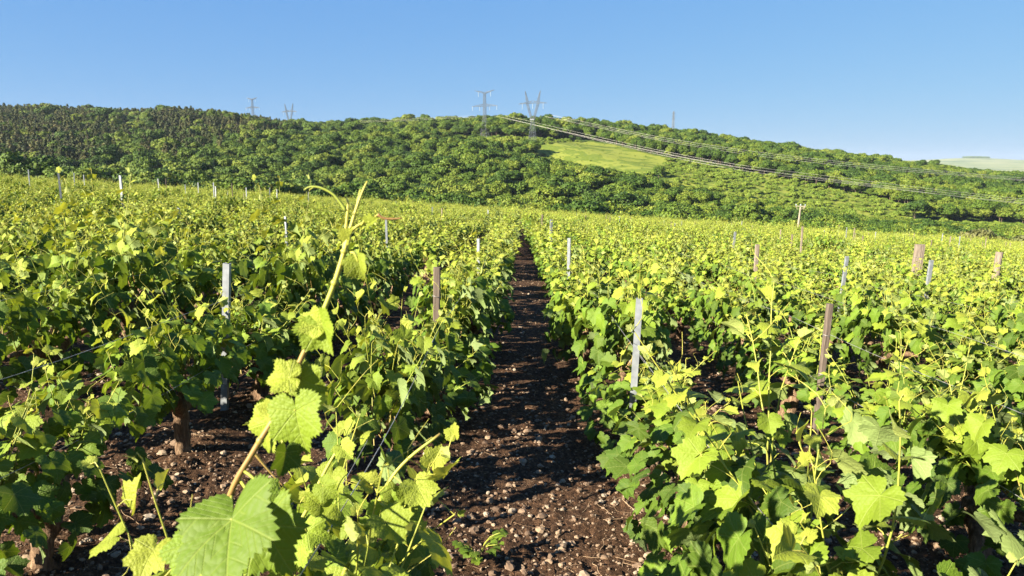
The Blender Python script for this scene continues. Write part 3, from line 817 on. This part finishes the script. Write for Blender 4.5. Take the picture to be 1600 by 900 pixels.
    leaf((545, 372), (556, 340), .965, .96, .018, .95, cam_n(-.4, -.8, .4), .9, .1)
    leaf((415, 775), (395, 700), .87, .88, .030, .35, cam_n(.2, -.8, .8), .2, .3, (380, 735, .93))
    # two paler side shoots in front
    for pts, r0, lv in (([(520, 930, 1.35), (560, 850, 1.36), (584, 800, 1.37), (610, 750, 1.38), (640, 715, 1.39), (688, 678, 1.4)], .0055, [(600, 790, 640, 840, .055, .5), (585, 830, 560, 880, .05, .6), (616, 775, 588, 760, .035, .7), (640, 770, 655, 815, .04, .75), (630, 800, 690, 830, .05, .6)]),
                        ([(440, 860, 1.22), (478, 800, 1.23), (500, 752, 1.24), (522, 712, 1.25), (540, 690, 1.26)], .0042, [(480, 830, 530, 850, .045, .6), (500, 790, 470, 770, .038, .7), (536, 700, 552, 720, .03, .75), (470, 850, 440, 890, .05, .55), (505, 760, 540, 790, .035, .65)])):
        c = curve_pts([A(*p) for p in pts], 20); mb = MB(); mb.tube(c, np.linspace(r0, r0 * .55, 20), 8, age=np.repeat(np.interp(np.linspace(0, 1, 20), [0, .5, .85, 1], [.75, .9, .8, .25]), 8))
        so = mb.obj('side_shoot', [M_SHOOT], e)
        for (x1, y1, x2, y2, sz, ag) in lv:
            Yl = pts[2][2] - .02
            L = MB(); a = A(x1, y1, Yl); b = A(x2, y2, Yl - .02)
            add_leaf(L, LT_FINE, a, b - a, cam_n(r.normal(-.3, .3), -.6, r.uniform(.5, 1)), sz, ag, r=r)
            nd = c[np.argmin(np.linalg.norm(c - a, axis=1))]
            L.tube(curve_pts([nd, (nd + a) / 2 + (0, 0, .005), a], 6), .0016, 5, mat=1, age=.8)
            L.obj('leaf', [M_LEAF, M_SHOOT], so)
LT_HERO = leaf_template(92, (.15, .3, .45, .6, .75, .9, 1.0), .05)
hero()
rng = np.random.default_rng(21)

# ------------------------------------------------------------------ woodland
def crown_mesh(name, seed, kind):
    r = np.random.default_rng(seed); mb = MB(); V = []; Fc = []; RN = []
    if kind == 'broad':
        lobes = [(np.array((0, 0, .58)), .34)]
        for k in range(11):
            a = r.uniform(0, 6.28); q = r.uniform(.18, .36); z = r.uniform(.34, .78)
            lobes.append((np.array((math.cos(a) * q * (1.15 - abs(z - .5)), math.sin(a) * q * (1.15 - abs(z - .5)), z)), r.uniform(.13, .23)))
        n, ls = 2600, .036
    elif kind == 'shrub':
        lobes = [(np.array((r.normal(0, .3), r.normal(0, .3), r.uniform(.2, .5))), r.uniform(.22, .4)) for k in range(8)]
        n, ls = 700, .075
    else:                                                       # pine: tiers of ragged branches
        lobes = []
        for k in range(26):
            z = r.uniform(.22, .97); a = r.uniform(0, 6.28); q = (1.05 - z) * r.uniform(.10, .34)
            lobes.append((np.array((math.cos(a) * q, math.sin(a) * q, z)), r.uniform(.045, .10) * (1.3 - .6 * z)))
        n, ls = 1300, .034
    wts = np.array([l[1] ** 2 for l in lobes]); wts /= wts.sum()
    pick = r.choice(len(lobes), n, p=wts)
    for i in pick:
        c, rad = lobes[i]
        d = r.normal(0, 1, 3); d /= np.linalg.norm(d)
        if d[2] < -.35: d[2] = -d[2] * r.random()
        p = c + d * rad * r.uniform(.82, 1.12) * (1, 1, .9)
        nr = d + r.normal(0, .42, 3); nr /= np.linalg.norm(nr)
        t = np.cross(nr, r.normal(0, 1, 3)); t /= np.linalg.norm(t); b = np.cross(nr, t)
        s_ = ls * r.uniform(.6, 1.4)
        k = len(V)
        V += [p - t * s_ * r.uniform(.5, 1) - b * s_ * .45, p + t * s_ * .4 - b * s_ * r.uniform(.5, .9) - nr * s_ * .25, p + t * s_ * r.uniform(.6, 1.1) + b * s_ * .2, p + b * s_ * r.uniform(.6, 1) - nr * s_ * .3 - t * s_ * .2]
        Fc.append((k, k + 1, k + 2, k + 3)); RN += [r.random()] * 4
    mb.add(np.array(V), Fc, 0, rnd=np.array(RN))
    return mb
def trunk_mb(seed, kind):
    r = np.random.default_rng(seed); mb = MB()
    top = .9 if kind == 'pine' else .6
    mb.tube(curve_pts([(0, 0, -.05), (r.normal(0, .01), r.normal(0, .01), top * .4), (r.normal(0, .02), r.normal(0, .02), top)], 8), np.linspace(.026, .008, 8), 6)
    for k in range(6):
        z = top * r.uniform(.4, .9); a = r.uniform(0, 6.28); L = r.uniform(.12, .26)
        mb.tube([(0, 0, z), (math.cos(a) * L * .6, math.sin(a) * L * .6, z + L * .45), (math.cos(a) * L, math.sin(a) * L, z + L * .6)], [.010, .006, .003], 4)
    return mb
def tree_set(kind, mat, n, seed):
    out = []
    for k in range(n):
        c = crown_mesh('crown', seed + k, kind); t = trunk_mb(seed + 50 + k, kind)
        m2 = MB(); 
        out.append((c.mesh('crown', [mat]), t.mesh('trunk', [M_TRUNK]), source('tree_copy', merge([c, t], None).mesh('tree_copy', [mat, M_TRUNK]))))
    return out
BROAD = tree_set('broad', M_TREE, 8, 400); PINE = tree_set('pine', M_PINE, 6, 500); SHRUB = tree_set('shrub', M_SHRUB, 4, 600); GREY = tree_set('shrub', M_GREYSHRUB, 2, 650)

def woodland():
    r = np.random.default_rng(5)
    T = []
    y = 225.0
    while y < 990:
        sp = 6.4 + .0012 * (y - 225)
        half = y * .80 + 12
        xs = np.arange(-half, half, sp)
        for x in xs:
            X = x + r.uniform(-.45, .45) * sp; Yd = y + r.uniform(-.45, .45) * sp
            T.append((X, Yd))
        y += sp * (1.0 if y < 300 else 1.15)
    sp0 = lambda yy: 6.4 + .0012 * (yy - 225)
    T = np.array(T); Z = ground(T[:, 0], T[:, 1])
    px, py = pix((T[:, 0], T[:, 1], Z))
    items = []
    for (X, Yd), z, x, y_ in zip(T, Z, px, py):
        if in_poly(np.array(x), np.array(y_), MEADOW):
            if r.random() < .22: items.append((X, Yd, z, 's', r.uniform(.5, 1.3)))
            continue
        scrub = any(in_poly(np.array(x), np.array(y_), p) for p in (SCRUB, SCRUB2))
        if in_poly(np.array(x), np.array(y_ + 0), [(a, b + 7) for a, b in MEADOW]) : scrub = True
        if scrub:
            for q in range(3):
                dx, dy = r.uniform(-.5, .5, 2) * sp0(Yd)
                if r.random() < .85: items.append((X + dx, Yd + dy, float(ground(X + dx, Yd + dy)), 's', r.uniform(1.2, 3.0) * (1.7 if r.random() < .12 else 1)))
            continue
        pine_p = 0.0
        if x < 470: pine_p = np.clip((288 - .16 * max(0, x - 120) - y_) / 26, 0, .80) * np.clip((500 - x) / 60, 0, 1)
        clump = math.sin(X * .035 + 1) * math.sin(Yd * .028 + X * .01)
        if clump > .55: pine_p *= .35
        if r.random() < pine_p: items.append((X, Yd, z, 'p', r.uniform(9, 14)))
        else:
            h = r.uniform(7.5, 13.0) * (.55 if r.random() < .2 else (1.3 if r.random() < .12 else 1))
            if Yd > 920: h = r.uniform(8, 12.5)
            if x > 830:                                         # the front wood stays below the line of scrub and meadow
                yt = np.interp(x, [830, 900, 1000, 1080, 1150, 1250, 1350, 1500, 1700], [242, 254, 272, 292, 305, 322, 337, 347, 358])
                if y_ > yt:
                    h = min(h, (y_ - yt) * Yd / F * r.uniform(.85, 1.1))
                    if h < 2.5: 
                        for q in range(3):
                            dx, dy = r.uniform(-.5, .5, 2) * sp0(Yd)
                            items.append((X + dx, Yd + dy, float(ground(X + dx, Yd + dy)), 's', r.uniform(1.2, 3.2)))
                        continue
            items.append((X, Yd, z, 'b', h))
    return items
items = woodland()
def vis(it):                                                    # inside the frame and not behind the field's edge
    x, y = pix((it[0], it[1], it[2] + it[4])); return -20 < x < 1620 and y < 320 + .066 * (x - 808) + 2
print('trees', len(items), {k: sum(1 for i in items if i[3] == k) for k in 'bps'})
def size_key(it): return -it[4] / it[1]
done = set()
for kd, SET, nm, words_, gname in (('b', BROAD, 'broadleaf_tree', 'rounded green broadleaf tree', 'broadleaf trees'), ('p', PINE, 'pine_tree', 'ragged brownish pine tree', 'pines'), ('s', SHRUB, 'shrub', 'low light green shrub', 'shrubs')):
    cand = sorted([i for i, it in enumerate(items) if it[3] == kd and vis(it)], key=lambda i: size_key(items[i]))[:290]
    for i in cand:
        X, Yd, z, _, h = items[i]; done.add(i)
        x, _y = pix((X, Yd, z + h))
        zone = 'below the left pine slope' if x < 450 else ('in the middle of the valley' if x < 900 else 'on the right of the valley')
        if kd == 'p': zone = 'on the slope at far left' if x < 220 else 'on the slope left of the pylons'
        if kd == 's': zone = 'around the meadow' if x < 1000 else 'under the power cables'
        e = empty(nm, (X, Yd, z), random.uniform(0, 6.28)); k = random.randrange(len(SET))
        wd = h * (random.uniform(.9, 1.3) if kd != 'p' else random.uniform(.8, 1.1)); e.scale = (wd, wd, h)
        prop(e, f'{words_} in the wood {zone}' if kd != 's' else f'{words_} growing {zone}', nm.replace('_', ' ').replace('broadleaf ', '').replace('pine tree', 'pine'), f'{gname} {zone}')
        link(bpy.data.objects.new('trunk', SET[k][1]), e); link(bpy.data.objects.new('crown', SET[k][0]), e)
rest_t = [it for i, it in enumerate(items) if i not in done]
pts = np.array([it[:3] for it in rest_t]); n = len(pts)
off = {'b': (0, 8), 'p': (8, 6), 's': (14, 4)}
idx = np.array([off[it[3]][0] + random.randrange(off[it[3]][1]) for it in rest_t])
# joined geometry keeps the order in which sources were linked, last link first
srcs = [t[2] for t in BROAD] + [t[2] for t in PINE] + [t[2] for t in SHRUB]
hh = np.array([it[4] for it in rest_t]); wf = np.array([random.uniform(.9, 1.3) if it[3] != 'p' else random.uniform(.8, 1.1) for it in rest_t])
o = instancer('forest', pts, np.stack([np.zeros(n), np.zeros(n), rng.uniform(0, 6.28, n)], -1), np.stack([hh * wf, hh * wf, hh], -1), idx, srcs)
prop(o, 'dense green wood covering the hill behind the vineyard', 'forest', kind='stuff')
# brownish bushes at the field's right end
for x, y, Yd, s_ in ((1528, 352, 135, 4.0), (1560, 350, 138, 5.2), (1592, 356, 136, 4.2)):
    p = at(x, y, Yd); g = float(ground(p.x, p.y)); h = max(p.z - g, 2.5) * 1.02
    e = empty('bush', (p.x, p.y, g), random.uniform(0, 6)); e.scale = (s_ * 1.1, s_ * 1.1, h)
    prop(e, 'brownish grey bush at the right end of the vineyard before the wood', 'bush', 'brownish bushes by the field end')
    k = random.randrange(2); link(bpy.data.objects.new('stem', GREY[k][1]), e); link(bpy.data.objects.new('crown', GREY[k][0]), e)
# small wood on the far plain
mbw = MB()
for k in range(140):
    X = 8000 * ((1503 + 34 * rng.random() ** .8) - 800) / F / 1.0156; Yd = 8000 + rng.uniform(-120, 60); z = float(ground(X, Yd))
    c = np.array((X, Yd, z)); a = rng.uniform(0, 6.28, 24)
    q = rng.normal(0, 1, (40, 3)); q /= np.linalg.norm(q, axis=1)[:, None]; q *= (9, 9, 8) * rng.uniform(.7, 1.1, (40, 1)); q[:, 2] += 9
    for p_ in q:
        d = rng.normal(0, 2.6, (4, 3)); mbw.add(c + p_ + d, [(0, 1, 2), (0, 2, 3)], 0, rnd=rng.random())
prop(mbw.obj('distant_wood', [M_TREE], None, False), 'tiny dark wood on top of the far plain at right', 'wood', kind='stuff')

# ------------------------------------------------------------------ pylons, cables, utility pole
def lattice(mb, P0, P1, w0, w1, nseg, r, ax=(1, 0, 0), ay=(0, 1, 0)):
    """four-legged lattice between two points, square section w0 -> w1"""
    P0, P1, ax, ay = (np.asarray(v, float) for v in (P0, P1, ax, ay))
    def c(t): 
        w = (w0 + (w1 - w0) * t) / 2; p = P0 + (P1 - P0) * t
        return [p + ax * w * a + ay * w * b for a, b in ((-1, -1), (1, -1), (1, 1), (-1, 1))]
    for i in range(nseg):
        A, B = c(i / nseg), c((i + 1) / nseg)
        for j in range(4):
            mb.bar(A[j], B[j], r * 1.35); mb.bar(A[j], B[(j + 1) % 4], r * .75); mb.bar(A[(j + 1) % 4], B[j], r * .75); mb.bar(B[j], B[(j + 1) % 4], r * .8)
def arm(mb, root, tip, w, h, r, nseg=5):
    root, tip = np.asarray(root, float), np.asarray(tip, float)
    A = [root + (0, -w / 2, 0), root + (0, w / 2, 0), root + (0, 0, h)]
    prev = A
    for i in range(1, nseg + 1):
        t = i / nseg; p = root + (tip - root) * t; k = 1 - t * .92
        B = [p + np.array((0, -w / 2 * k, 0)), p + np.array((0, w / 2 * k, 0)), p + np.array((0, 0, h * k))]
        for j in range(3):
            mb.bar(prev[j], B[j], r); mb.bar(prev[j], B[(j + 1) % 3], r * .7); mb.bar(B[j], B[(j + 1) % 3], r * .7)
        prev = B
def insul(e, p, L):
    mb = MB(); z = np.linspace(0, -L, 19)
    mb.tube(np.stack([np.full(19, p[0]), np.full(19, p[1]), p[2] + z], -1), np.where(np.arange(19) % 2, .34, .16), 6)
    mb.obj('insulator', [M_INSUL], e)
def pylon_T(xp, ytop, ybase, Yd, label, s=None, rz=.35):
    top = at(xp, ytop, Yd); base = at(xp, ybase, Yd); hgt = top.z - base.z
    e = empty('electricity_pylon', base, rz); prop(e, label, 'pylon', 'pylons on the ridge')
    h = hgt; r = .095 * Yd / 700
    mb = MB(); lattice(mb, (0, 0, 0), (0, 0, h * .42), h * .15, h * .055, 5, r); lattice(mb, (0, 0, h * .42), (0, 0, h * .94), h * .055, h * .04, 8, r); mb.obj('lattice_mast', [M_LATT], e, False)
    for sx in (-1, 1):
        a = MB(); arm(a, (sx * h * .02, 0, h * .655), (sx * h * .30, 0, h * .655), h * .05, h * .055, r * 1.4, 6); a.obj('lower_arm', [M_LATT], e, False)
        a = MB(); arm(a, (sx * h * .02, 0, h * .92), (sx * h * .235, 0, h * .985), h * .045, h * .035, r * 1.4, 5); a.obj('upper_arm', [M_LATT], e, False)
        insul(e, (sx * h * .29, 0, h * .655), h * .085); insul(e, (sx * h * .12, 0, h * .655), h * .085); insul(e, (sx * h * .145, 0, h * .95), h * .095)
    return e, base, h
def pylon_Y(xp, ytop, ybase, Yd, label, rz=.35):
    top = at(xp, ytop, Yd); base = at(xp, ybase, Yd); h = top.z - base.z; r = .095 * Yd / 700
    e = empty('electricity_pylon', base, rz); prop(e, label, 'pylon', 'pylons on the ridge')
    mb = MB(); lattice(mb, (0, 0, 0), (0, 0, h * .46), h * .13, h * .05, 6, r); mb.box((0, 0, h * .47), (h * .09, h * .06, h * .02)); mb.obj('lattice_mast', [M_LATT], e, False)
    for sx in (-1, 1):
        a = MB(); lattice(a, (sx * h * .02, 0, h * .47), (sx * h * .115, 0, h * .78), h * .03, h * .035, 6, r * .9); a.obj('neck', [M_LATT], e, False)
        a = MB(); lattice(a, (sx * h * .11, 0, h * .80), (sx * h * .155, 0, h * 1.0), h * .04, h * .006, 4, r * .9); a.obj('earth_wire_horn', [M_LATT], e, False)
        a = MB(); arm(a, (sx * h * .0, 0, h * .775), (sx * h * .29, 0, h * .765), h * .05, h * .045, r * 1.5, 7); a.obj('crossarm', [M_LATT], e, False)
        insul(e, (sx * h * .215, 0, h * .765), h * .10)
    insul(e, (0, 0, h * .765), h * .10)
    return e, base, h
ZR = -.42
YT, YY = hit(757, 215), hit(832, 226)
print('pylons', YT, YY)
pT = pylon_T(757.5, 140, 215, YT, 'lattice pylon with two levels of crossarms, standing lowest in front of the ridge', rz=ZR)
pY = pylon_Y(832, 142, 226, YY, 'two-horned lattice pylon right of the pylon with two crossarm levels', rz=ZR)
pylon_T(396.5, 152, 200, 1300, 'smaller distant pylon with flat top arms behind the pine ridge', rz=ZR)
pylon_Y(454, 162, 216, 1350, 'smaller distant two-horned pylon behind the trees left of centre', rz=ZR)
p = at(1051.5, 174, 1400); b = at(1051.5, 205, 1400)
e = empty('electricity_pylon', b, .2); prop(e, 'small slim pylon far behind the ridge, right of the two large pylons', 'pylon', 'pylons on the ridge')
h = p.z - b.z; mb = MB(); lattice(mb, (0, 0, 0), (0, 0, h), h * .12, h * .04, 9, .22); mb.obj('lattice_mast', [M_LATT], e, False)
for z in (.62, .76, .9):
    a = MB(); 
    for sx in (-1, 1): arm(a, (0, 0, h * z), (sx * h * .11, 0, h * z), h * .04, h * .03, .2, 3)
    a.obj('crossarm', [M_LATT], e, False)

def cable(pts, r, label, group, sagn=0):
    mb = MB(); c = curve_pts(pts, 60); mb.tube(c, r, 6, 0); prop(mb.obj('power_cable', [M_CABLE]), label, 'cable', group)
lowers = [((772, 181), (1066, 245), (1300, 280), (1620, 316)), ((784, 183), (1066, 249), (1300, 284), (1620, 319)), ((790, 181), (1066, 242), (1300, 276), (1620, 313)), ((800, 187), (1066, 246), (1300, 281.5), (1620, 321))]
uppers = [((862, 180), (1066, 220), (1300, 251), (1620, 280)), ((880, 186), (1066, 223), (1300, 254), (1620, 282.5)), ((852, 182), (1066, 225.5), (1300, 257), (1620, 284))]
def at3(q, ds, i): return [at(q[0][0], q[0][1], ds[0])] + [at(a, b, d + 4 * i) for (a, b), d in zip(list(q[1:]) + [(q[3][0] + 330, q[3][1] + 28)], ds[1:])]
for i, q in enumerate(lowers): cable(at3(q, (YT, 460, 440, 440, 430), i), .058, 'pale power cable of the lower bundle sweeping down right from the pylons', 'lower bundle of power cables')
for i, q in enumerate(uppers): cable(at3(q, (YY, 580, 590, 620, 650), i), .085, 'thin pale power cable of the upper bundle crossing the right hillside', 'upper bundle of power cables')
for i, (dy, dx) in enumerate(((0, 0), (2.2, 4))):
    cable([at(742 + dx, 181 + dy, YT), at(690, 183 + dy, YT + 40), at(640, 186 + dy, YT + 90), at(560, 189 + dy, YT + 150)], .05, 'faint power cable running left from the pylon along the ridge trees', 'power cables left of the pylon')

p = at(1251, 322, 113); g = float(ground(p.x, p.y)); e = empty('utility_pole', (p.x, p.y, g), -.5); h = p.z - g
prop(e, 'small utility pole with short angled crossarm in front of the wood', 'utility pole')
mb = MB(); mb.tube(curve_pts([(-.28, 0, -.3), (-.1, 0, h * .5), (0, 0, h - .15)], 12), np.linspace(.20, .13, 12), 10); mb.obj('pole', [M_CONC], e)
mb = MB(); mb.box((0, 0, h - .02), (1.5, .10, .10)); mb.bar((-.72, 0, h), (-.45, 0, h - .55), .045); mb.bar((.72, 0, h), (.45, 0, h - .55), .045); mb.bar((-.1, 0, h - .7), (.65, 0, h - .05), .04); mb.obj('crossarm', [M_CONC], e, False)
for sx in (-.68, 0, .68):
    mb = MB(); mb.tube([(sx, 0, h + .03), (sx, 0, h + .12), (sx, 0, h + .2), (sx, 0, h + .3)], [.05, .11, .07, .10], 8); mb.obj('insulator', [M_INSUL], e)

# ------------------------------------------------------------------ small weeds on the path
def weed(x, y, Y, sz, label):
    p = at(x, y, Y); z = soil_z(p.x, p.y); e = empty('weed', (p.x, p.y, z)); prop(e, label, 'weed')
    lf, st = MB(), MB()
    for k in range(9):
        a = rng.uniform(0, 6.28); L = sz * rng.uniform(.5, 1.2); q = np.array((math.cos(a) * L * .7, math.sin(a) * L * .7, L * rng.uniform(.4, .9)))
        st.tube(curve_pts([(0, 0, -.01), q * (.4, .4, .7), q], 6), .0016, 4, age=.7)
        for j in range(3): add_leaf(lf, LT_MID, q * (1 - .2 * j), q * (1, 1, .1) + rng.normal(0, .02, 3), (0, 0, 1), sz * rng.uniform(.14, .26), rng.uniform(.1, .45))
    st.obj('stems', [M_SHOOT], e); lf.obj('leaves', [M_LEAF], e)
def ground_Y(x, y):
    d = ray(x, y); return H / -(d[2] - SA * d[0] - SB * d[1]) * d[1]
weed(745, 872, ground_Y(745, 885), .14, 'small green weed at the left edge of the bare soil path')
weed(1075, 890, ground_Y(1075, 905), .12, 'small green weed under the right row in the foreground')
weed(600, 640, ground_Y(600, 660), .08, 'tiny weed between the left rows behind the foreground vine')

# ------------------------------------------------------------------ the air
m, nt_, out_ = mat_new('evening_air')
pv = nt_.nodes.new('ShaderNodeVolumePrincipled'); pv.inputs['Color'].default_value = (.72, .84, 1.0, 1); pv.inputs['Density'].default_value = .000042; pv.inputs['Anisotropy'].default_value = .2
nt_.links.new(pv.outputs[0], out_.inputs['Volume'])
mb = MB(); mb.box((0, 6000, -60), (34000, 12400, 400))
prop(mb.obj('haze', [m], None, False), 'thin pale haze in the air over the valley', 'haze', kind='stuff')
SC.cycles.volume_bounces = 0
